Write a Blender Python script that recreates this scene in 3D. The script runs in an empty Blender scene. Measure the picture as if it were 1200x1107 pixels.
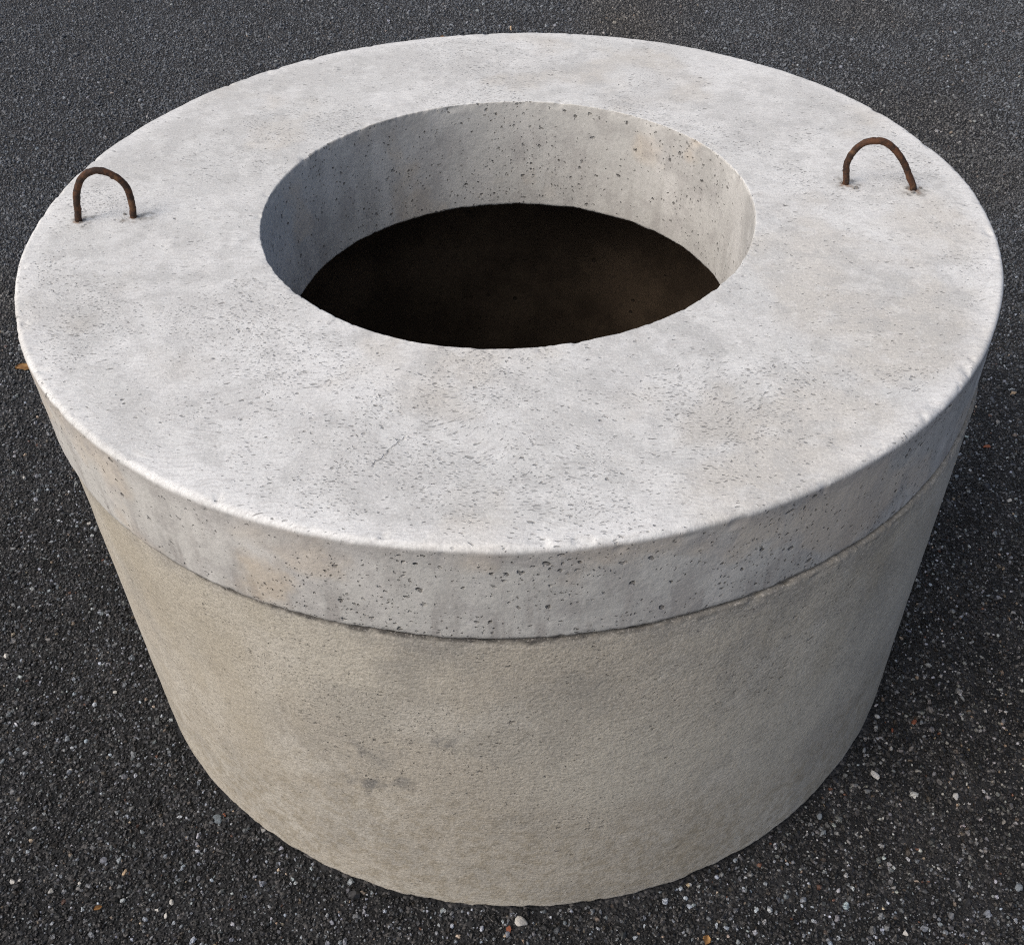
import bpy, math, random
import numpy as np
from mathutils import Vector, Matrix

random.seed(7)
rng = np.random.default_rng(11)
scene = bpy.context.scene
COL = scene.collection

# ------------------------------------------------------------------ camera
CAM = np.array([0.0, -1.2715, 1.3826])
FOCAL_PX, PITCH, YAW, ROLL = 1244.77, 0.7426, -0.0024, -0.0301      # for a 1200 x 1107 frame
fw = np.array([math.sin(YAW) * math.cos(PITCH), math.cos(YAW) * math.cos(PITCH), -math.sin(PITCH)])
rt = np.cross(fw, [0, 0, 1]); rt /= np.linalg.norm(rt)
up = np.cross(rt, fw)
rt, up = math.cos(ROLL) * rt + math.sin(ROLL) * up, -math.sin(ROLL) * rt + math.cos(ROLL) * up
cd = bpy.data.cameras.new('camera')
cam = bpy.data.objects.new('camera', cd); COL.objects.link(cam)
cam.matrix_world = Matrix(((rt[0], up[0], -fw[0], CAM[0]), (rt[1], up[1], -fw[1], CAM[1]),
                           (rt[2], up[2], -fw[2], CAM[2]), (0, 0, 0, 1)))
cd.sensor_fit = 'HORIZONTAL'; cd.sensor_width = 36.0
cd.lens = 36.0 * FOCAL_PX / 1200.0
cd.clip_start = 0.02; cd.clip_end = 500.0
scene.camera = cam

# ------------------------------------------------------------------ sky, sun, exposure
SUN_ELEV, SUN_AZ = math.radians(47), math.radians(206)       # azimuth of the sun seen from the ring, counter-clockwise from +x
world = bpy.data.worlds.new('World'); scene.world = world
world.use_nodes = True
wn = world.node_tree.nodes; wl = world.node_tree.links
bg = wn.get('Background') or wn.new('ShaderNodeBackground')
sky = wn.new('ShaderNodeTexSky'); sky.sky_type = 'NISHITA'; sky.sun_disc = False
sky.sun_elevation = SUN_ELEV
sky.sun_rotation = math.radians(90) - SUN_AZ
sky.air_density = 0.42; sky.dust_density = 4.5; sky.ozone_density = 0.0
wl.new(sky.outputs[0], bg.inputs['Color']); bg.inputs['Strength'].default_value = 0.15
sd = bpy.data.lights.new('sun', 'SUN'); sd.energy = 0.85; sd.angle = math.radians(130); sd.color = (1.0, 0.975, 0.86)
sun = bpy.data.objects.new('sun', sd); COL.objects.link(sun)
sdir = Vector((math.cos(SUN_ELEV) * math.cos(SUN_AZ), math.cos(SUN_ELEV) * math.sin(SUN_AZ), math.sin(SUN_ELEV)))
sun.rotation_euler = (-sdir).to_track_quat('-Z', 'Y').to_euler(); sun.location = (-3, 0, 4)
scene.view_settings.view_transform = 'Standard'; scene.view_settings.look = 'None'
scene.view_settings.gamma = 1.0; scene.view_settings.use_curve_mapping = False
scene.view_settings.exposure = 0.55
scene.render.engine = 'CYCLES'
scene.cycles.use_denoising = False; scene.cycles.filter_width = 1.15
scene.cycles.max_bounces = 5; scene.cycles.diffuse_bounces = 3; scene.cycles.glossy_bounces = 2

# ------------------------------------------------------------------ helpers
def pixel_ray(x, y):
    return fw + rt * (x - 600) / FOCAL_PX - up * (y - 553.5) / FOCAL_PX
def on_plane(x, y, z=0.0):
    d = pixel_ray(x, y); return CAM + d * ((z - CAM[2]) / d[2])

def hash3(ix, iy, iz, seed):
    h = (ix.astype(np.int64) * 374761393 + iy.astype(np.int64) * 668265263 + iz.astype(np.int64) * 2147483647 + seed * 1274126177) & 0xFFFFFFFF
    h = ((h ^ (h >> 13)) * 1274126177) & 0xFFFFFFFF
    h = ((h ^ (h >> 16)) * 2246822519) & 0xFFFFFFFF
    return ((h ^ (h >> 15)) & 0xFFFFFF) / float(0xFFFFFF)
def vnoise(P, scale, seed=0):
    """value noise in -1..1"""
    Q = P * scale; I = np.floor(Q); F = Q - I; F = F * F * (3 - 2 * F); I = I.astype(np.int64)
    out = 0
    for dx in (0, 1):
        for dy in (0, 1):
            for dz in (0, 1):
                w = (F[:, 0] if dx else 1 - F[:, 0]) * (F[:, 1] if dy else 1 - F[:, 1]) * (F[:, 2] if dz else 1 - F[:, 2])
                out = out + w * hash3(I[:, 0] + dx, I[:, 1] + dy, I[:, 2] + dz, seed)
    return out * 2 - 1

def tag(o, label=None, cat=None, group=None, kind=None):
    if label: o['label'] = label
    if cat: o['category'] = cat
    if group: o['group'] = group
    if kind: o['kind'] = kind
    return o
def link(name, me, mat=None, parent=None):
    o = bpy.data.objects.new(name, me); COL.objects.link(o)
    if mat: me.materials.append(mat)
    if parent: o.parent = parent
    return o
def mesh_np(name, V, F, smooth=True):
    me = bpy.data.meshes.new(name)
    V = np.asarray(V, np.float32); F = np.asarray(F, np.int32)
    n, k = F.shape
    me.vertices.add(len(V)); me.vertices.foreach_set('co', V.ravel())
    me.loops.add(n * k); me.loops.foreach_set('vertex_index', F.ravel())
    me.polygons.add(n)
    me.polygons.foreach_set('loop_start', np.arange(0, n * k, k, dtype=np.int32))
    me.polygons.foreach_set('use_smooth', np.full(n, smooth))
    me.update(calc_edges=True); me.validate()
    return me

# ------------------------------------------------------------------ node shorthand
class G:
    def __init__(s, name, dim='3D'):
        s.dim = dim
        s.m = bpy.data.materials.new(name); s.m.use_nodes = True
        s.t = s.m.node_tree; s.n = s.t.nodes; s.l = s.t.links
        s.bsdf = s.n.get('Principled BSDF')
    def new(s, t, **kw):
        nd = s.n.new(t)
        for k, v in kw.items(): setattr(nd, k, v)
        return nd
    def put(s, sock, v):
        if hasattr(v, 'is_output'): s.l.new(v, sock)
        else: sock.default_value = v
    def math(s, op, a, b=0.0, c=0.0, clamp=False):
        nd = s.new('ShaderNodeMath', operation=op, use_clamp=clamp)
        s.put(nd.inputs[0], a); s.put(nd.inputs[1], b); s.put(nd.inputs[2], c); return nd.outputs[0]
    def add(s, a, b): return s.math('ADD', a, b)
    def sub(s, a, b): return s.math('SUBTRACT', a, b)
    def mul(s, a, b): return s.math('MULTIPLY', a, b)
    def vmath(s, op, a, b=(0, 0, 0)):
        nd = s.new('ShaderNodeVectorMath', operation=op); s.put(nd.inputs[0], a); s.put(nd.inputs[1], b)
        return nd.outputs['Value'] if op in ('LENGTH', 'DISTANCE', 'DOT_PRODUCT') else nd.outputs[0]
    def map(s, v, a, b, c=0.0, d=1.0):
        nd = s.new('ShaderNodeMapRange', interpolation_type='SMOOTHSTEP')
        for i, q in enumerate((v, a, b, c, d)): s.put(nd.inputs[i], q)
        return nd.outputs[0]
    def co(s): return s.new('ShaderNodeTexCoord').outputs['Object']
    def xform(s, v, scale=(1, 1, 1), rot=(0, 0, 0), loc=(0, 0, 0)):
        nd = s.new('ShaderNodeMapping'); s.put(nd.inputs[0], v)
        nd.inputs['Scale'].default_value = scale; nd.inputs['Rotation'].default_value = rot; nd.inputs['Location'].default_value = loc
        return nd.outputs[0]
    def noise(s, v, scale, detail=3, rough=0.55, dist=0.0, col=False):
        nd = s.new('ShaderNodeTexNoise', noise_dimensions=s.dim); s.put(nd.inputs['Vector'], v); s.put(nd.inputs['Scale'], scale)
        nd.inputs['Detail'].default_value = detail; nd.inputs['Roughness'].default_value = rough; nd.inputs['Distortion'].default_value = dist
        return nd.outputs[1 if col else 0]
    def vor(s, v, scale, feature='F1'):
        nd = s.new('ShaderNodeTexVoronoi', feature=feature, voronoi_dimensions=s.dim); s.put(nd.inputs['Vector'], v); s.put(nd.inputs['Scale'], scale); return nd
    def warp(s, v, scale, amt):
        return s.vmath('ADD', v, s.vmath('MULTIPLY', s.vmath('SUBTRACT', s.noise(v, scale, 2, col=True), (.5, .5, .5)), (amt,) * 3))
    def pits(s, v, scale, rmax, keep, pw=2.0):
        """sparse round pits: a random radius per cell, most cells empty; keep = 0..1 share (socket or value)"""
        vo = s.vor(v, scale)
        sep = s.new('ShaderNodeSeparateColor'); s.l.new(vo.outputs['Color'], sep.inputs[0])
        on = s.math('LESS_THAN', sep.outputs[0], keep)
        rad = s.mul(s.add(s.mul(s.math('POWER', sep.outputs[1], pw), 0.8), 0.2), rmax)
        return s.mul(s.map(vo.outputs['Distance'], rad, s.mul(rad, 0.35)), s.mul(on, s.add(s.mul(sep.outputs[2], .65), .35)))
    def mix(s, f, a, b, mode='MIX'):
        nd = s.new('ShaderNodeMix', data_type='RGBA', blend_type=mode, clamp_factor=True)
        s.put(nd.inputs[0], f)
        s.put(nd.inputs[6], a if hasattr(a, 'is_output') else (*a, 1)); s.put(nd.inputs[7], b if hasattr(b, 'is_output') else (*b, 1))
        return nd.outputs[2]
    def attr(s, name, typ='GEOMETRY'):
        return s.new('ShaderNodeAttribute', attribute_name=name, attribute_type=typ)
    def bump(s, h, dist, strength=1.0, normal=None):
        nd = s.new('ShaderNodeBump'); s.put(nd.inputs['Height'], h); nd.inputs['Distance'].default_value = dist
        nd.inputs['Strength'].default_value = strength
        if normal is not None: s.l.new(normal, nd.inputs['Normal'])
        return nd.outputs[0]
    def out(s, col, rough, normal=None, spec=0.35):
        s.put(s.bsdf.inputs['Base Color'], col if hasattr(col, 'is_output') else (*col, 1)); s.put(s.bsdf.inputs['Roughness'], rough)
        s.bsdf.inputs['Specular IOR Level'].default_value = spec
        if normal is not None: s.l.new(normal, s.bsdf.inputs['Normal'])
        return s.m

def fbm(P, scale, octv=4, seed=0, rough=.55):
    """fractal noise about 0..1, turned a little at each octave so that no grid shows"""
    c, s_ = math.cos(.7), math.sin(.7); Rm = np.array([[c, -s_ * .8, s_ * .6], [s_, c * .8, -c * .6], [0, .6, .8]])
    Q = np.array(P, float) + 13.7; tot = 0; amp = 1.0; wsum = 0
    for o in range(octv):
        Q = Q @ Rm.T
        tot = tot + amp * vnoise(Q, scale * 2.03 ** o, seed + o * 17); wsum += amp; amp *= rough
    return .5 + .85 * tot / wsum * (1 + .12 * octv) * .5
def ss(v, a, b):
    t = np.clip((v - a) / (b - a), 0, 1); return t * t * (3 - 2 * t)
def mixc(c, f, col):
    f = np.clip(f, 0, 1)[:, None]; return c * (1 - f) + f * np.array(col)
def blot(V, p, r, n):
    return 1 - ss(np.linalg.norm(V - np.array(p), axis=1) + (n - .5) * r * 2.2, r * .15, r)
def set_base(me, c, dens):
    at = me.attributes.new('base', 'FLOAT_COLOR', 'POINT')
    at.data.foreach_set('color', np.column_stack([np.clip(c, 0, 1), np.clip(dens, 0, 1)]).astype(np.float32).ravel())

# ------------------------------------------------------------------ materials (broad colour patches ride on the mesh, grain and pits in the nodes)
def mat_slab_top():
    g = G('trowelled_concrete', '2D'); P = g.co(); A = g.attr('base'); c = A.outputs['Color']; dens = A.outputs['Alpha']
    fine = g.noise(P, 330, 3, 0.72)
    W = g.warp(g.warp(P, 6, .06), 75, .007)
    brush = g.noise(g.xform(W, (0.32, 1.3, 1), (0, 0, math.radians(12))), 210, 3, 0.65)
    c = g.mix(g.mul(g.map(brush, .44, .70), .34), c, (.31, .31, .305))
    c = g.mix(g.mul(g.map(fine, .5, .70), .30), c, (.28, .28, .275))
    c = g.mix(g.mul(g.map(fine, .46, .28), .26), c, (.80, .80, .79))
    p1 = g.pits(g.xform(W, (.45, 1.3, 1), (0, 0, math.radians(22))), 170, .31, g.mul(dens, .62), 2.8)
    p2 = g.pits(g.xform(W, (.38, 1.1, 1), (0, 0, math.radians(-18)), (5, 3, 0)), 360, .46, g.mul(dens, 1.35), 1.6)
    p3 = g.pits(g.xform(W, (.8, 1, 1), (0, 0, .6), (1, 3, 0)), 42, .10, .10, 2.5)
    pit = g.math('MAXIMUM', g.math('MAXIMUM', p1, g.mul(p2, .8)), p3)
    c = g.mix(g.mul(pit, .76), c, (.085, .084, .080))
    a, b = on_plane(440, 547, .6926), on_plane(490, 502, .6926)
    ang = math.atan2(b[1] - a[1], b[0] - a[0]); m = (a + b) / 2; L = np.linalg.norm(b - a) / 2
    K = g.xform(W, (1, 1, 1), (0, 0, -ang), (0, 0, 0))
    ca, sa = math.cos(-ang), math.sin(-ang); mc = (ca * m[0] - sa * m[1], sa * m[0] + ca * m[1])
    s3 = g.new('ShaderNodeSeparateXYZ'); g.l.new(K, s3.inputs[0])
    crack = g.mul(g.map(g.math('ABSOLUTE', g.sub(s3.outputs[1], mc[1])), .0015, .0003), g.map(g.math('ABSOLUTE', g.sub(s3.outputs[0], mc[0])), L, L * .7))
    c = g.mix(g.mul(crack, g.map(fine, .40, .62, .0, .6)), c, (.15, .15, .145))
    h = g.sub(g.add(g.mul(fine, .22), g.mul(brush, .30)), g.add(g.mul(pit, .9), g.mul(crack, .8)))
    return g.out(c, .86, g.bump(h, .0017, .9), .3)

def mat_slab_side():
    g = G('cast_concrete', '2D'); P = g.attr('wrap').outputs['Vector']; A = g.attr('base'); c = A.outputs['Color']; dens = A.outputs['Alpha']
    fine = g.noise(P, 190, 3, .7)
    c = g.mix(g.mul(g.map(fine, .5, .72), .28), c, (.22, .22, .215))
    c = g.mix(g.mul(g.map(fine, .44, .28), .22), c, (.58, .58, .57))
    W = g.warp(P, 130, .007)
    p1 = g.pits(g.xform(W, (.85, 1.15, 1)), 88, .33, dens, 2.4)
    p2 = g.pits(g.xform(W, (1, 1, 1), (0, 0, 0), (4, 1, 6)), 200, .38, dens, 1.6)
    p3 = g.pits(g.xform(W, (1, 1, 1), (0, 0, 0), (7, 1, 2)), 36, .14, .11, 1.5)
    pit = g.math('MAXIMUM', g.math('MAXIMUM', p1, g.mul(p2, .85)), p3)
    c = g.mix(g.mul(pit, .78), c, (.075, .072, .066))
    return g.out(c, .86, g.bump(g.sub(g.mul(fine, .16), pit), .0034, 1.0), .3)

def mat_ring():
    g = G('sandy_concrete', '2D'); P = g.attr('wrap').outputs['Vector']; A = g.attr('base'); c = A.outputs['Color']; dens = A.outputs['Alpha']
    fine = g.noise(P, 260, 3, .7); grain = g.noise(P, 85, 3, .7)
    c = g.mix(g.mul(g.map(grain, .50, .66), .26), c, (.185, .172, .140))
    c = g.mix(g.mul(g.map(fine, .50, .70), .36), c, (.15, .142, .122))
    c = g.mix(g.mul(g.map(fine, .44, .28), .42), c, (.56, .54, .49))
    W = g.warp(P, 150, .007)
    p1 = g.pits(g.xform(W, (.6, 1.1, 1)), 95, .28, g.mul(dens, .8), 2.8)
    p2 = g.pits(g.xform(W, (.8, 1.1, 1), (0, 0, 0), (4, 1, 6)), 240, .38, dens, 1.8)
    pit = g.math('MAXIMUM', p1, p2)
    c = g.mix(g.mul(pit, .62), c, (.08, .075, .065))
    lump = g.noise(g.xform(W, (.7, 1.2, 1), (0, 0, 0), (2, 3, 0)), 150, 2, .6)
    h = g.sub(g.add(g.add(g.mul(fine, .5), g.mul(grain, .35)), g.mul(lump, .42)), g.mul(pit, .9))
    return g.out(c, .9, g.bump(h, .0017, 1.0), .25)

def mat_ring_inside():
    g = G('shade_darkened_brown_concrete'); P = g.co()  # brown concrete, colour darkened to carry the shade inside the ring
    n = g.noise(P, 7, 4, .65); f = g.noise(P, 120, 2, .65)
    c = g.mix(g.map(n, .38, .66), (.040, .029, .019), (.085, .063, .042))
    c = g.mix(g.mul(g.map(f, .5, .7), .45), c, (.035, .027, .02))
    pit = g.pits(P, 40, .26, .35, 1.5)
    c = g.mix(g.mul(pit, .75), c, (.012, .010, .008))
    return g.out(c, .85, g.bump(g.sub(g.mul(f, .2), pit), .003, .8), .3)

def mat_rust():
    g = G('rusted_steel'); P = g.co()
    n = g.noise(P, 95, 5, .65); n2 = g.noise(g.xform(P, loc=(3, 1, 2)), 240, 4, .7)
    c = g.mix(g.map(n, .38, .64), (.026, .015, .010), (.085, .038, .018))
    c = g.mix(g.mul(g.map(n2, .52, .70), .7), c, (.026, .018, .015))
    c = g.mix(g.mul(g.map(g.noise(P, 60, 3), .56, .70), .55), c, (.15, .085, .042))
    g.bsdf.inputs['Metallic'].default_value = .15
    return g.out(c, .78, g.bump(g.add(n2, n), .0012, .8), .35)

def mat_ground():
    g = G('dark_asphalt'); P = g.co()
    f = g.vor(P, 210); f2 = g.noise(P, 420, 4, .7); b = g.noise(P, 2.2, 4, .6); m = g.noise(P, 14, 4, .6)
    c = g.mix(g.map(m, .4, .68), (.012, .0135, .015), (.030, .032, .035))
    c = g.mix(g.mul(g.map(b, .52, .72), .5), c, (.032, .030, .026))
    sep = g.new('ShaderNodeSeparateColor'); g.l.new(f.outputs['Color'], sep.inputs[0])
    c = g.mix(g.mul(g.math('GREATER_THAN', sep.outputs[0], .86), .6), c, (.12, .12, .12))
    h = g.add(g.mul(f.outputs['Distance'], -1.0), g.mul(f2, .5))
    return g.out(c, .85, g.bump(h, .004, 1.0), .3)

def mat_gravel():
    g = G('crushed_stone'); a = g.attr('tint', 'INSTANCER')
    P = g.new('ShaderNodeTexCoord').outputs['Object']
    geo = g.new('ShaderNodeNewGeometry').outputs['Position']
    n = g.noise(geo, 520, 1, .6)
    c = g.mix(g.mul(g.map(n, .42, .66), .55), a.outputs['Color'], (.022, .022, .022), 'MIX')
    return g.out(c, g.map(n, .35, .65, .36, .75), None, .45)

def mat_plain(name, a, b, scale=180, rough=.8, bump=.001):
    g = G(name); P = g.co(); n = g.noise(P, scale, 4, .65)
    return g.out(g.mix(g.map(n, .38, .65), a, b), rough, g.bump(n, bump, .8), .3)

# ------------------------------------------------------------------ measured sizes (metres)
H, DEPTH, SEAM = .6926, .1713, .1298
R_OUT, R_HOLE, R_HOLE_LOW = .620, .3232, .3128
RING_X = .0062
Z_SEAM = H - SEAM
LOOP_A = [(92.5, 259.6), (90.9, 245), (89.5, 228.8), (92.5, 214.7), (97.9, 206.5), (106.6, 201.1), (117.4, 200), (128.3, 203.3), (139.1, 209.8), (147.8, 218.5), (152.1, 228.8), (155.3, 241.8), (156.7, 255.3)]
LOOP_B = [(991.3, 214.7), (991.7, 203), (992.1, 193.7), (996.2, 183.2), (1004.3, 173.3), (1014.8, 166.8), (1026.5, 165.1), (1037, 166.8), (1047.5, 174.4), (1055.7, 184.9), (1061.5, 196), (1066.2, 208.8), (1070.3, 221.7)]
FEET = [LOOP_A[0], LOOP_A[-1], LOOP_B[0], LOOP_B[-1]]
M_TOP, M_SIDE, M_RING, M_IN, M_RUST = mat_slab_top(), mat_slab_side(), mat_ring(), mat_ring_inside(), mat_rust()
M_GROUND, M_GRAVEL = mat_ground(), mat_gravel()

# ------------------------------------------------------------------ ground
gv = []
N = 60
xs = np.linspace(-9, 9, N + 1); ys = np.linspace(-6, 12, N + 1)
X, Y = np.meshgrid(xs, ys); gv = np.stack([X.ravel(), Y.ravel(), np.full(X.size, -.0008)], 1)
idx = np.arange((N + 1) ** 2).reshape(N + 1, N + 1)
gf = np.stack([idx[:-1, :-1], idx[:-1, 1:], idx[1:, 1:], idx[1:, :-1]], -1).reshape(-1, 4)
tag(link('ground', mesh_np('ground', gv, gf), M_GROUND), 'dark asphalt ground strewn with fine crushed stone', 'ground', kind='structure')

# ------------------------------------------------------------------ lathe with surface unevenness
def arc(cx, cz, r, a0, a1, n):
    return [(cx + r * math.cos(math.radians(a)), cz + r * math.sin(math.radians(a))) for a in np.linspace(a0, a1, n)]
def seg(p, q, step):
    n = max(1, int(round(math.dist(p, q) / step)))
    return [(p[0] + (q[0] - p[0]) * i / n, p[1] + (q[1] - p[1]) * i / n) for i in range(1, n)]
def resample(pieces): return [p for pc in pieces for p in pc]
def lathe(name, prof, nseg, displace, mats, pick, paint):
    prof = np.array(prof); npf = len(prof)
    th = np.linspace(0, 2 * math.pi, nseg, endpoint=False)
    V = np.empty((npf, nseg, 3))
    V[:, :, 0] = prof[:, 0:1] * np.cos(th); V[:, :, 1] = prof[:, 0:1] * np.sin(th); V[:, :, 2] = prof[:, 1:2]
    i = np.arange(npf)[:, None]; j = np.arange(nseg)[None, :]
    F = np.stack(np.broadcast_arrays(i * nseg + j, i * nseg + (j + 1) % nseg, ((i + 1) % npf) * nseg + (j + 1) % nseg, ((i + 1) % npf) * nseg + j), -1).reshape(-1, 4)
    V = V.reshape(-1, 3)
    # profile normals (the profile runs counter-clockwise round the section seen with +r right, +z up)
    t = np.roll(prof, -1, 0) - np.roll(prof, 1, 0); t /= np.linalg.norm(t, axis=1)[:, None] + 1e-9
    nr, nz = t[:, 1], -t[:, 0]
    k = np.repeat(np.arange(npf), nseg); thv = np.tile(th, npf)
    Nv = np.stack([nr[k] * np.cos(thv), nr[k] * np.sin(thv), nz[k]], 1)
    V = displace(V, Nv, prof[k])
    me = mesh_np(name, V, F)
    for m in mats: me.materials.append(m)
    mi = np.repeat([pick(*((prof[q] + prof[(q + 1) % npf]) / 2)) for q in range(npf)], nseg).astype(np.int32)
    me.polygons.foreach_set('material_index', mi); me.update()
    set_base(me, *paint(V, prof[k]))
    arcl = np.concatenate([[0], np.cumsum(np.linalg.norm(np.diff(prof, axis=0), axis=1))])
    flip = prof[k, 0] < .45                       # the join of the wrap hides at the back outside, at the front inside the hole
    ang = np.where(flip, np.arctan2(V[:, 0], V[:, 1]), np.arctan2(V[:, 0], -V[:, 1]))
    at = me.attributes.new('wrap', 'FLOAT_VECTOR', 'POINT')
    at.data.foreach_set('vector', np.column_stack([ang * np.where(flip, R_HOLE, R_OUT) + flip * 5, arcl[k], 0 * ang]).astype(np.float32).ravel())
    return me

# ------------------------------------------------------------------ the ring
r0, r1 = .500, .6225
RB = .0045; TP = .0025
pr = resample([
    [(r0, 0), (r1 - .003, 0)], arc(r1 - .003, .003, .003, -60, 0, 3),
    seg((r1, .003), (r1 - TP, Z_SEAM - RB), .0035),
    arc(r1 - TP - RB, Z_SEAM - RB, RB, 0, 90, 6),
    seg((r1 - TP - RB, Z_SEAM), (r0 + .006, Z_SEAM), .02), arc(r0 + .006, Z_SEAM - .006, .006, 90, 180, 4),
    seg((r0, Z_SEAM - .006), (r0, 0), .012)])
def dis_ring(V, Nv, pf):
    outer = (pf[:, 0] > r1 - .01).astype(float)
    d = vnoise(V, 5, 1) * .0010 + vnoise(V, 22, 2) * .0005 + vnoise(V, 70, 3) * .00025
    edge = np.clip(1 - np.abs(pf[:, 1] - Z_SEAM) / .012, 0, 1)
    d -= edge * (np.clip(vnoise(V, 60, 4) - .1, 0, 1) * .005 + np.clip(vnoise(V, 150, 5), 0, 1) * .002) * outer
    V = V + Nv * d[:, None]
    bot = np.clip(1 - pf[:, 1] / .012, 0, 1) * (pf[:, 0] > r1 - .01)
    V[:, 2] += bot * (np.abs(vnoise(V, 45, 8)) * .007 + np.abs(vnoise(V, 150, 9)) * .005)
    V[:, 2] = np.where(pf[:, 1] >= Z_SEAM - 1e-6, np.minimum(V[:, 2], Z_SEAM), V[:, 2])
    return V
def paint_ring(V, pf):
    z = V[:, 2]; n = len(V)
    big, mid = fbm(V, 3, 4, 1), fbm(V, 11, 5, 2, .62)
    c = np.tile(np.array([.358, .340, .288]), (n, 1))
    c = mixc(c, ss(big, .35, .68) * .9, (.405, .392, .335))
    c = mixc(c, ss(mid, .46, .70) * .55, (.285, .278, .245))
    c = mixc(c, ss(fbm(V, 8, 5, 3, .65), .54, .70) * .6, (.43, .42, .37))
    c = mixc(c, ss(fbm(V * [1, 1, .5], 4, 4, 4), .52, .70) * .5, (.32, .293, .225))
    low = 1 - ss(z + (big - .5) * .3, .08, .30)
    c = mixc(c, low * ss(fbm(V, 105, 4, 5, .7), .47, .64) * .5, (.225, .198, .140))
    c = mixc(c, (1 - ss(z, .0, .016)) * ss(fbm(V, 40, 3, 6), .3, .6) * .4, (.42, .41, .385))
    nn = fbm(V, 55, 4, 7, .7)
    for p, r, k in (((-.182, -.593, .27), .026, .85), ((-.174, -.595, .333), .019, .7), ((-.085, -.616, .381), .020, .75), ((-.142, -.604, .281), .017, .6),
                    ((-.111, -.611, .516), .04, .22), ((.06, -.62, .50), .05, .15), ((.25, -.57, .49), .07, .22), ((.42, -.46, .42), .08, .2)):
        c = mixc(c, blot(V, (p[0] - RING_X, p[1], p[2]), r, nn) * k, (.13, .132, .128))
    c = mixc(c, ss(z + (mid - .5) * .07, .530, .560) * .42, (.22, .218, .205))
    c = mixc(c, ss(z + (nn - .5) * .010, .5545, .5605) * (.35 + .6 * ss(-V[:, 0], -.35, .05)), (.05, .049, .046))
    dens = .03 + .34 * ss(fbm(V, 6, 3, 8), .42, .66)
    return c, dens
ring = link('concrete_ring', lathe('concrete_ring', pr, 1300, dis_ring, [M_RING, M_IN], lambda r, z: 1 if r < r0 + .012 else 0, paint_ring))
ring.location = (RING_X, 0, 0)
tag(ring, 'sandy beige concrete shaft ring standing on the gravel under the thick grey cover', 'concrete ring')

# ------------------------------------------------------------------ the cover slab with its round opening
zb = H - DEPTH; RT = .0065; RL = .0022
R_SP = .492
LEDGE = H - .097
rl = R_HOLE + (R_HOLE_LOW - R_HOLE) * .097 / DEPTH
ps = resample([
    [(R_SP, zb)], seg((R_SP, zb), (R_SP, Z_SEAM), .02), [(R_SP, Z_SEAM)],
    seg((R_SP, Z_SEAM), (R_OUT - .005, Z_SEAM), .02),
    arc(R_OUT - .005, Z_SEAM + .005, .005, -90, 0, 6),
    seg((R_OUT, Z_SEAM + .005), (R_OUT, H - RT), .0022),
    arc(R_OUT - RT, H - RT, RT, 0, 90, 8),
    seg((R_OUT - RT, H), (R_HOLE + RL, H), .0026),
    arc(R_HOLE + RL, H - RL, RL, 90, 180, 6),
    seg((R_HOLE, H - RL), (rl, LEDGE + .002), .0024),
    [(rl, LEDGE + .0010), (rl - .00015, LEDGE - .0002)],
    seg((rl - .00015, LEDGE - .0002), (R_HOLE_LOW, zb + .003), .0024),
    [(R_HOLE_LOW, zb + .003), (R_HOLE_LOW + .003, zb)],
    seg((R_HOLE_LOW + .003, zb), (R_SP, zb), .02)])
def dis_slab(V, Nv, pf):
    r, z = pf[:, 0], pf[:, 1]
    vis = ((r > R_OUT - .02) | (z > H - .012) | (r < R_HOLE + .01)).astype(float)
    top = (z > H - .004) * 1.0
    d = vnoise(V, 4, 21) * .0014 + vnoise(V, 13, 22) * .0007 + vnoise(V, 40, 23) * .00035 + vnoise(V, 110, 24) * .00022
    lip = np.clip(1 - np.hypot(r - (R_OUT - .004), z - (H - .004)) / .016, 0, 1)
    d += lip * (vnoise(V, 18, 25) * .0007 + vnoise(V, 55, 26) * .0004)
    d -= lip * np.clip(vnoise(V, 75, 27) - .45, 0, 1) * .006
    hl = np.clip(1 - np.hypot(r - R_HOLE, z - H) / .012, 0, 1)
    d -= hl * (np.clip(vnoise(V, 70, 28) - .25, 0, 1) * .0045 + np.clip(vnoise(V, 190, 29), 0, 1) * .0012)
    jt = np.clip(1 - np.abs(z - Z_SEAM) / .009, 0, 1) * (r > .6)
    d -= jt * (np.clip(vnoise(V, 45, 34) - .1, 0, 1) * .003 + np.clip(vnoise(V, 170, 35), 0, 1) * .0016)
    lo = np.clip(1 - np.abs(z - zb) / .008, 0, 1) * (r < R_HOLE_LOW + .004)
    V = V + Nv * (d * vis)[:, None]
    V[:, 2] += lo * (vnoise(V, 55, 30) * .0016 + vnoise(V, 150, 31) * .0012)
    k = np.clip((.46 - r) / .12, 0, 1)
    V[:, 0] += .0013 * k; V[:, 1] += .0066 * k
    und = (z <= Z_SEAM + 1e-6) & (r > R_SP + .001)
    V[:, 2] = np.where(und, np.maximum(V[:, 2], Z_SEAM - .0003), V[:, 2])
    return V
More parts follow.
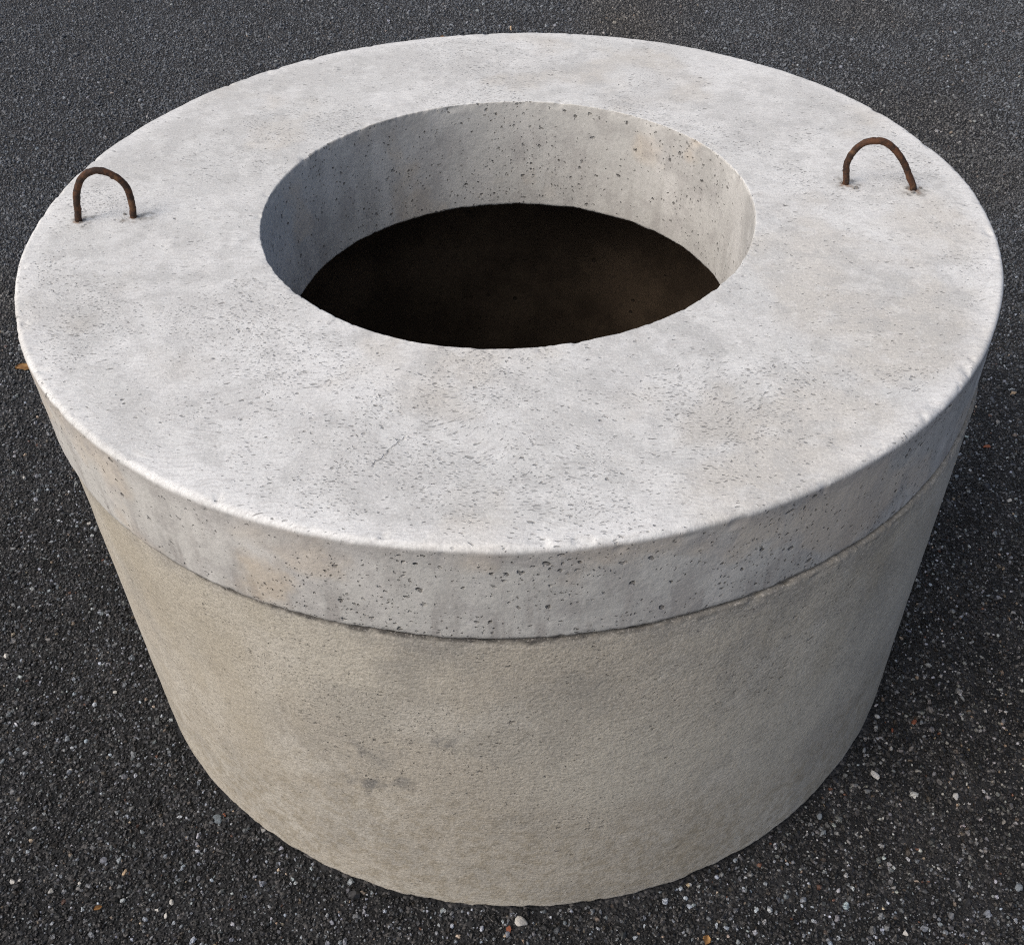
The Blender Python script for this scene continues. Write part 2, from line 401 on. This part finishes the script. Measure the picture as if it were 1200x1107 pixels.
def paint_slab(V, pf):
    r, z = pf[:, 0], pf[:, 1]; n = len(V)
    top = ss(z, H - .009, H - .002) * (r > R_HOLE + .001)
    big, mid, small = fbm(V, 3.4, 4, 31), fbm(V, 10, 5, 32, .62), fbm(V, 34, 4, 33, .65)
    # trowelled face
    c = np.tile(np.array([.484, .490, .481]), (n, 1))
    c = mixc(c, ss(big, .36, .66) * .9, (.568, .574, .567))
    c = mixc(c, ss(mid, .47, .68) * .45, (.40, .40, .39))
    c = mixc(c, ss(fbm(V, 7, 5, 34, .62), .54, .68) * .32, (.63, .635, .63))
    c = mixc(c, ss(fbm(V, 5.5, 4, 35), .56, .72) * .55, (.44, .418, .375))
    c = mixc(c, ss(small, .50, .70) * .42, (.36, .364, .356))
    c = mixc(c, ss(fbm(V, 48, 4, 51, .68), .53, .70) * .26, (.64, .648, .64))
    rim = ss(r, R_OUT - .040, R_OUT - .014)
    c = mixc(c, rim * ss(fbm(V, 9, 3, 36), .25, .55) * .42, (.66, .665, .66))
    for px, rr, k in (((830, 492), .055, .5), ((735, 470), .05, .3), ((520, 475), .05, .25), ((820, 97), .03, .35), ((215, 430), .06, .25), ((1120, 380), .03, .2)):
        c = mixc(c, blot(V, on_plane(*px, H), rr, mid) * k, (.365, .342, .30))
    nn = fbm(V, 110, 3, 37, .65)
    for q in FEET:
        c = mixc(c, blot(V, on_plane(*q, H) + [.003, .001, 0], .021, nn) * .9, (.17, .165, .15))
    for q in FEET:
        c = mixc(c, blot(V, on_plane(*q, H) + [0, -.003, 0], .010, nn) * .7, (.24, .13, .07))
    dt = .06 + .44 * ss(fbm(V, 8, 5, 38, .62), .44, .70)
    dt = dt * (1 - .6 * rim) * (1 - .35 * ss(V[:, 1], -.1, .5))
    # cast face
    s_ = np.tile(np.array([.378, .386, .368]), (n, 1))
    s_ = mixc(s_, ss(big, .36, .66) * .8, (.465, .472, .455))
    s_ = mixc(s_, ss(mid, .47, .70) * .6, (.28, .284, .272))
    st = fbm(V * [1, 1, .14], 46, 4, 39, .66)
    lowk = 1 - ss(z, Z_SEAM + .02, Z_SEAM + .09)
    s_ = mixc(s_, ss(st, .50, .66) * (.20 + .50 * lowk) * np.where(r < .45, .45, 1), (.25, .246, .235))
    s_ = mixc(s_, (1 - ss(st, .28, .44)) * .15, (.52, .52, .51))
    s_ = mixc(s_, ss(fbm(V, 8, 4, 40), .56, .70) * .45, (.41, .36, .285))
    s_ = mixc(s_, ss(small, .52, .70) * .35, (.26, .257, .25))
    s_ = mixc(s_, blot(V, (-.24, -.57, .60), .05, mid) * .5, (.36, .30, .21))
    dirt = ss(z + (small - .5) * .02, H - .034, H - .010) * (r > .5)
    s_ = mixc(s_, dirt * .45, (.235, .232, .225))
    edge = (1 - ss(z + (nn - .5) * .008, Z_SEAM + .0025, Z_SEAM + .007)) * (r > .5) * (.45 + .55 * ss(mid, .35, .6))
    s_ = mixc(s_, edge * .85, (.13, .128, .12))
    dsd = .085 + .30 * ss(fbm(V * [1, 1, 1.3], 8, 3, 41, .6), .40, .66)
    dsd = np.where(r < .45, dsd * .75, dsd)
    t = np.clip(top + (small - .5) * .8 * ((top > .02) & (top < .98)), 0, 1)
    c = c * np.array([.958, .99, 1.0]); s_ = s_ * 1.06
    return c * t[:, None] + s_ * (1 - t[:, None]), dt * t + dsd * (1 - t)
def pick_slab(r, z):
    return 0 if (z > H - .006 and r > R_HOLE + .002) else 1
slab = bpy.data.objects.new('manhole_cover', None); COL.objects.link(slab); slab.empty_display_size = .1
slab_body = link('cover_body', lathe('cover_body', ps, 1700, dis_slab, [M_TOP, M_SIDE], pick_slab, paint_slab), None, slab)
tag(slab, 'thick round light grey concrete manhole cover with open hole and two rusty loops', 'manhole cover')

# ------------------------------------------------------------------ bent steel lifting loops
def catmull(P, n):
    P = np.array(P); P = np.vstack([2 * P[0] - P[1], P, 2 * P[-1] - P[-2]]); out = []
    for i in range(1, len(P) - 2):
        for t in np.linspace(0, 1, n, endpoint=False):
            a, b, c, d = P[i - 1:i + 3]
            out.append(.5 * (2 * b + (c - a) * t + (2 * a - 5 * b + 4 * c - d) * t * t + (3 * b - a - 3 * c + d) * t ** 3))
    out.append(P[-2]); return np.array(out)
def loop_mesh(px, rad, seed):
    A, B = on_plane(*px[0], H), on_plane(*px[-1], H)
    nrm = np.cross(B - A, [0, 0, 1])
    P = []
    for q in px:
        d = pixel_ray(*q); P.append(CAM + d * (((A - CAM) @ nrm) / (d @ nrm)))
    P = [P[0] - [0, 0, .03]] + P + [P[-1] - [0, 0, .03]]
    C = catmull(P, 8); T = np.gradient(C, axis=0); T /= np.linalg.norm(T, axis=1)[:, None]
    nrm = nrm / np.linalg.norm(nrm); S = 16; V = []
    for c, t in zip(C, T):
        b = np.cross(t, nrm); b /= np.linalg.norm(b)
        for k in range(S):
            a = 2 * math.pi * k / S; V.append(c + rad * (math.cos(a) * nrm + math.sin(a) * b))
    V = np.array(V); n = len(C)
    cen = np.repeat(C, S, 0); out = V - cen; out /= np.linalg.norm(out, axis=1)[:, None]
    d = vnoise(V, 180, seed) * .0004 + vnoise(V, 420, seed + 1) * .0003 + np.clip(vnoise(V, 210, seed + 2) - .6, 0, 1) * .003
    V = V + out * d[:, None]
    i = np.arange(n - 1)[:, None]; k = np.arange(S)[None]
    F = np.stack(np.broadcast_arrays(i * S + k, i * S + (k + 1) % S, (i + 1) * S + (k + 1) % S, (i + 1) * S + k), -1).reshape(-1, 4)
    return mesh_np('lifting_loop', V, F)
for px, rad, sd_ in ((LOOP_A, .0045, 50), (LOOP_B, .0044, 60)):
    link('lifting_loop', loop_mesh(px, rad, sd_), M_RUST, slab)

# ------------------------------------------------------------------ stones
def stone_mesh(name, seed, sub=2):
    import bmesh
    bm = bmesh.new(); bmesh.ops.create_icosphere(bm, subdivisions=sub, radius=1.0)
    V = np.array([v.co for v in bm.verts]); r = np.random.default_rng(seed)
    for _ in range(12):                                  # knock flats off, as crushed stone has
        n = r.normal(size=3); n /= np.linalg.norm(n); c = r.uniform(.38, .78)
        d = V @ n; V = V - np.clip(d - c, 0, None)[:, None] * n
    V = V * (1 + .10 * vnoise(V, 1.7, seed))[:, None] * r.uniform(.75, 1.0, 3)
    for v, p in zip(bm.verts, V): v.co = p
    bm.verts.index_update()
    me = bpy.data.meshes.new(name); bm.to_mesh(me); bm.free()
    return me
def crumb_positions(q, n, spread):
    for _ in range(n):
        a = random.uniform(0, 2 * math.pi); d = .005 + random.random() ** 1.5 * spread
        yield q[0] + d * math.cos(a), q[1] + d * math.sin(a)
M_CRUMB = mat_plain('mortar_crumbs', (.16, .155, .145), (.34, .335, .32))
crumbs = [stone_mesh('mortar_crumb', 300 + i, 1) for i in range(3)]
for c_ in crumbs: c_.materials.append(M_CRUMB)
for q_, n_ in zip(FEET, (5, 7, 7, 6)):
    q = on_plane(*q_, H)
    for x, y in crumb_positions(q, n_, .014):
        o = bpy.data.objects.new('mortar_crumb', random.choice(crumbs)); COL.objects.link(o); o.parent = slab
        s_ = random.uniform(.0012, .0036); o.scale = (s_ * 1.3, s_, s_ * .8); o.location = (x, y, H + s_ * .2)
        o.rotation_euler = (random.random(), random.random(), random.uniform(0, 6.28))

# loose pebbles one can pick out: pixel, size in px, kind
PALE, GREY, TAN, RED, BLUE = 'pale', 'grey', 'tan', 'red', 'blue'
tints = {PALE: mat_plain('pale_stone', (.36, .36, .34), (.56, .56, .53)), GREY: mat_plain('grey_stone', (.17, .17, .168), (.30, .30, .29)),
         TAN: mat_plain('tan_stone', (.30, .22, .14), (.46, .36, .25)), RED: mat_plain('reddish_stone', (.16, .055, .03), (.27, .10, .055)),
         BLUE: mat_plain('bluish_stone', (.12, .145, .165), (.24, .27, .29))}
shared = {PALE: ('small pale loose pebble lying on the dark gravel', 'pale pebbles on the gravel'),
          GREY: ('small mid grey loose pebble lying on the dark gravel', 'grey pebbles on the gravel'),
          TAN: ('small tan loose pebble lying on the dark gravel', 'tan pebbles on the gravel'),
          RED: ('small rusty red loose chip lying on the dark gravel', 'red chips on the gravel'),
          BLUE: ('small bluish grey loose pebble lying on the dark gravel', 'bluish pebbles on the gravel')}
pebs = [(611, 1081, 19, PALE, 'white angular stone chip, largest, by the foot of the ring'), (596, 1088, 9, RED, 'brownish stone beside the large white chip at the ring foot'),
        (14, 1032, 7, PALE), (22, 1031, 6, PALE), (91, 1041, 8, GREY), (146, 1022, 8, TAN, 'tan oval pebble lying among a cluster of pale pebbles'), (59, 1044, 8, PALE), (194, 1073, 7, PALE), (93, 1034, 5, PALE), (115, 1033, 5, PALE),
        (184, 1065, 6, PALE), (1027, 909, 10, PALE, 'elongated pale stone lying on the shaded gravel beside the ring'), (1120, 933, 9, PALE), (1195, 1041, 13, BLUE, 'large bluish grey stone, biggest of the bluish pebbles'),
        (1061, 1092, 8, PALE), (1151, 996, 7, GREY), (1100, 1016, 5, PALE), (1048, 1039, 7, GREY), (1183, 586, 7, PALE), (1187, 461, 10, TAN, 'tan pebble on the shaded gravel beside the concrete cover'), (1170, 495, 10, GREY),
        (1157, 523, 8, RED), (1103, 791, 7, GREY), (1178, 833, 6, PALE), (1111, 798, 6, GREY), (961, 956, 11, BLUE, 'larger bluish pebble of the pair close to the ring foot'), (965, 975, 10, BLUE, 'smaller bluish pebble of the pair close to the ring foot'), (1071, 845, 9, RED), (1046, 855, 7, RED),
        (995, 985, 6, GREY), (7, 768, 8, PALE), (134, 810, 6, PALE), (82, 902, 6, PALE), (201, 1057, 8, PALE), (308, 972, 7, PALE, 'pale concrete crumb touching the curved base of the ring'),
        (262, 954, 6, RED, 'orange red chip close against the ring foot near a pale crumb'), (3, 891, 8, BLUE), (28, 559, 6, PALE), (104, 613, 6, PALE), (43, 597, 6, GREY), (12, 481, 6, GREY), (29, 642, 6, GREY),
        (599, 34, 8, TAN, 'tan pebble on the gravel just behind the concrete cover rim'), (1188, 717, 8, GREY), (1159, 697, 6, BLUE), (56, 748, 6, GREY), (1172, 700, 6, GREY)]
shapes = {}
for i, pb in enumerate(pebs):
    x, y, spx, kd = pb[:4]
    me = shapes.get((kd, i % 4))
    if me is None:
        me = stone_mesh('pebble', 400 + i); me.materials.append(tints[kd]); shapes[(kd, i % 4)] = me
    q = on_plane(x, y, .003); dist = np.linalg.norm(q - CAM)
    s_ = spx * .5 * dist / FOCAL_PX * .95
    o = bpy.data.objects.new('pebble', me); COL.objects.link(o)
    k = 1.7 if (x, y) == (1027, 909) else random.uniform(1.0, 1.35)
    o.scale = (s_ * k, s_ * random.uniform(.75, 1), s_ * .7); o.location = (q[0], q[1], s_ * .42)
    o.rotation_euler = (random.uniform(-.3, .3), random.uniform(-.3, .3), random.uniform(0, 6.28) if k < 1.6 else -.9)
    if len(pb) > 4: tag(o, pb[4], 'pebble')
    else: tag(o, shared[kd][0], 'pebble', shared[kd][1])

# ------------------------------------------------------------------ dry leaves
M_LEAF = mat_plain('dry_leaf', (.18, .095, .035), (.42, .26, .11), 90, .6, .0006)
def leaf_mesh(L, W, curl, seed):
    r = np.random.default_rng(seed); n, m = 14, 7; V = []
    for s in (1, -1):
        for i in range(n):
            t = i / (n - 1); w = W * (math.sin(math.pi * min(1, t * .93 + .05)) ** .8) * (1 + .12 * r.normal() * (0 < i < n - 1))
            for j in range(m):
                u = j / (m - 1) * 2 - 1
                V.append((L * (t - .5), w * u * (1 - .25 * curl * abs(u)), curl * W * (.75 * abs(u) ** 1.4 + .35 * math.sin(t * 5)) + s * .0003))
    F = []
    nm = n * m
    for i in range(n - 1):
        for j in range(m - 1):
            a = i * m + j; F.append((a, a + 1, a + m + 1, a + m)); F.append((nm + a + m, nm + a + m + 1, nm + a + 1, nm + a))
    rim = [(i, 0) for i in range(n)] + [(n - 1, j) for j in range(1, m)] + [(i, m - 1) for i in range(n - 2, -1, -1)] + [(0, j) for j in range(m - 2, 0, -1)]
    for a, b in zip(rim, rim[1:] + rim[:1]):
        a, b = a[0] * m + a[1], b[0] * m + b[1]; F.append((b, a, nm + a, nm + b))
    return mesh_np('dry_leaf', V, F)
for (x, y, L, W, cu, rz, lab) in ((29, 433, .036, .011, .8, .15, 'curled orange brown dry leaf lying beside the rim of the concrete cover'),
                                  (115, 1064, .011, .004, .9, .5, 'tiny curled orange leaf scrap among pale pebbles'),
                                  (828, 1101, .013, .006, .5, 1.2, 'small dark orange leaf scrap on the gravel in front of the ring'),
                                  (519, 45, .022, .007, .8, .3, 'brown dry leaf poking out behind the far rim of the concrete cover')):
    q = on_plane(x, y, .004); o = link('dry_leaf', leaf_mesh(L, W, cu, int(x)), M_LEAF)
    o.location = (q[0], q[1], .0035 + W * cu * .25); o.rotation_euler = (.15, .05, rz); tag(o, lab, 'leaf')

# ------------------------------------------------------------------ fine gravel: uncountable, scattered as instances
def gravel_points():
    pts = []
    def block(x0, x1, y0, y1, sp, cond):
        nx, ny = int((x1 - x0) / sp), int((y1 - y0) / sp)
        gx, gy = np.meshgrid(np.arange(nx), np.arange(ny))
        x = x0 + (gx.ravel() + rng.uniform(0, 1, nx * ny)) * sp; y = y0 + (gy.ravel() + rng.uniform(0, 1, nx * ny)) * sp
        rr = np.hypot(x - RING_X, y)
        k = cond(x, y, rr)
        pts.append(np.stack([x[k], y[k], np.full(k.sum(), sp)], 1))
    out = lambda rr: (rr > .6265)
    wedge = lambda x, y, m=0: np.abs(x) < .95 + m + .36 * (y + .9)
    near = lambda x, y, rr: out(rr) & wedge(x, y)
    thin = lambda x, y: rng.random(len(x)) < np.clip((4.6 - np.maximum(np.abs(x) * 1.15, y)) / 1.2, 0, 1)
    block(-1.5, 1.5, -1.0, .35, .0042, near)
    block(-2.1, 2.1, .35, 1.5, .0058, near)
    block(-2.8, 2.8, 1.5, 3.5, .0078, lambda x, y, rr: wedge(x, y))
    block(-4, 4, -2.0, 5.0, .0115, lambda x, y, rr: (~wedge(x, y) | (y > 3.5) | (y < -1.0)) & out(rr) & thin(x, y))
    block(-.5, .5, -.5, .5, .012, lambda x, y, rr: rr < .485)
    return np.concatenate(pts)
gp = gravel_points(); n = len(gp)
size = np.clip(np.exp(rng.normal(0, .42, n)), .35, 3.2) * .00135 * (gp[:, 2] / .0042) ** .55
big_ = rng.random(n) < .008; size[big_] *= 1.5
P3 = np.column_stack([gp[:, 0], gp[:, 1], size * rng.uniform(-.15, .45, n)])
val = np.exp(rng.normal(math.log(.0125), .7, n))
kind = rng.random(n)
clus = vnoise(P3, 5, 77)
mid_ = kind < .22; val[mid_] = rng.uniform(.05, .18, mid_.sum())
pale_ = kind < .06 + .03 * clus; val[pale_] = rng.uniform(.18, .44, pale_.sum())
tint = np.column_stack([val * rng.normal(1.0, .04, n), val, val * rng.normal(1.01, .05, n), np.ones(n)])
warm = rng.random(n) < .05; tint[warm, :3] *= np.array([1.35, 1.0, .70])
red = rng.random(n) < .003; tint[red, :3] = np.array([.12, .052, .030]) * rng.uniform(.5, 1.4, (red.sum(), 1))
brownish = np.clip(vnoise(P3, 2.3, 78) - .1, 0, 1)[:, None]; tint[:, :3] *= 1 + brownish * np.array([.18, .0, -.22])
far_grey = (np.clip((gp[:, 1] - .1) / 1.1, 0, 1) * (.55 + .9 * fbm(P3, 9, 4, 90)))[:, None]                  # stone colour mixes towards a paler grey further back
tint[:, :3] = tint[:, :3] * (1 - .55 * far_grey) + .55 * far_grey * np.array([.145, .149, .155]) * (1 + brownish * np.array([.05, -.12, -.30]))
tint[:, :3] *= np.array([.89, 1.0, 1.10])
gm = bpy.data.meshes.new('gravel'); gm.vertices.add(n); gm.vertices.foreach_set('co', P3.astype(np.float32).ravel())
at = gm.attributes.new('tint', 'FLOAT_COLOR', 'POINT'); at.data.foreach_set('color', np.clip(tint, 0, 1).astype(np.float32).ravel())
at = gm.attributes.new('turn', 'FLOAT_VECTOR', 'POINT'); at.data.foreach_set('vector', rng.uniform(0, 6.283, (n, 3)).astype(np.float32).ravel())
at = gm.attributes.new('size', 'FLOAT_VECTOR', 'POINT'); at.data.foreach_set('vector', (size[:, None] * rng.uniform(.7, 1.3, (n, 3))).astype(np.float32).ravel())
gm.update()
gravel = link('gravel', gm)
tag(gravel, 'fine dark crushed stone with pale specks covering the ground', 'gravel', kind='stuff')
ng = bpy.data.node_groups.new('scatter_gravel', 'GeometryNodeTree')
ng.interface.new_socket('Geometry', in_out='INPUT', socket_type='NodeSocketGeometry')
ng.interface.new_socket('Geometry', in_out='OUTPUT', socket_type='NodeSocketGeometry')
nd = lambda t: ng.nodes.new(t)
gi, go = nd('NodeGroupInput'), nd('NodeGroupOutput')
join = nd('GeometryNodeJoinGeometry')
for i in range(7):
    ico = nd('GeometryNodeMeshIcoSphere'); ico.inputs['Radius'].default_value = 1.0; ico.inputs['Subdivisions'].default_value = 2
    nz = nd('ShaderNodeTexNoise'); nz.noise_dimensions = '4D'; nz.inputs['W'].default_value = i * 7.3; nz.inputs['Scale'].default_value = 1.0; nz.inputs['Detail'].default_value = 1
    sb = nd('ShaderNodeVectorMath'); sb.operation = 'SUBTRACT'; sb.inputs[1].default_value = (.5, .5, .5)
    sc = nd('ShaderNodeVectorMath'); sc.operation = 'SCALE'; sc.inputs['Scale'].default_value = 2.4
    sp = nd('GeometryNodeSetPosition'); sm = nd('GeometryNodeSetMaterial'); sm.inputs['Material'].default_value = M_GRAVEL
    sh = nd('GeometryNodeSetShadeSmooth'); sh.inputs['Shade Smooth'].default_value = False
    ti = nd('GeometryNodeGeometryToInstance')
    L = ng.links.new
    L(nz.outputs['Color'], sb.inputs[0]); L(sb.outputs[0], sc.inputs[0]); L(sc.outputs[0], sp.inputs['Offset'])
    L(ico.outputs['Mesh'], sp.inputs['Geometry']); L(sp.outputs[0], sm.inputs['Geometry']); L(sm.outputs[0], sh.inputs[0]); L(sh.outputs[0], ti.inputs[0]); L(ti.outputs[0], join.inputs[0])
iop = nd('GeometryNodeInstanceOnPoints')
iop.inputs['Pick Instance'].default_value = True
def named(nm):
    a = nd('GeometryNodeInputNamedAttribute'); a.data_type = 'FLOAT_VECTOR'; a.inputs['Name'].default_value = nm; return a.outputs['Attribute']
rv = nd('FunctionNodeRandomValue'); rv.data_type = 'INT'
[s for s in rv.inputs if s.name == 'Max' and s.type == 'INT'][0].default_value = 6
L(gi.outputs[0], iop.inputs['Points']); L(join.outputs[0], iop.inputs['Instance'])
L([s for s in rv.outputs if s.type == 'INT'][0], iop.inputs['Instance Index'])
er = nd('FunctionNodeEulerToRotation'); L(named('turn'), er.inputs[0]); L(er.outputs[0], iop.inputs['Rotation'])
L(named('size'), iop.inputs['Scale']); L(iop.outputs[0], go.inputs[0])
md = gravel.modifiers.new('scatter', 'NODES'); md.node_group = ng
print('gravel stones', n)
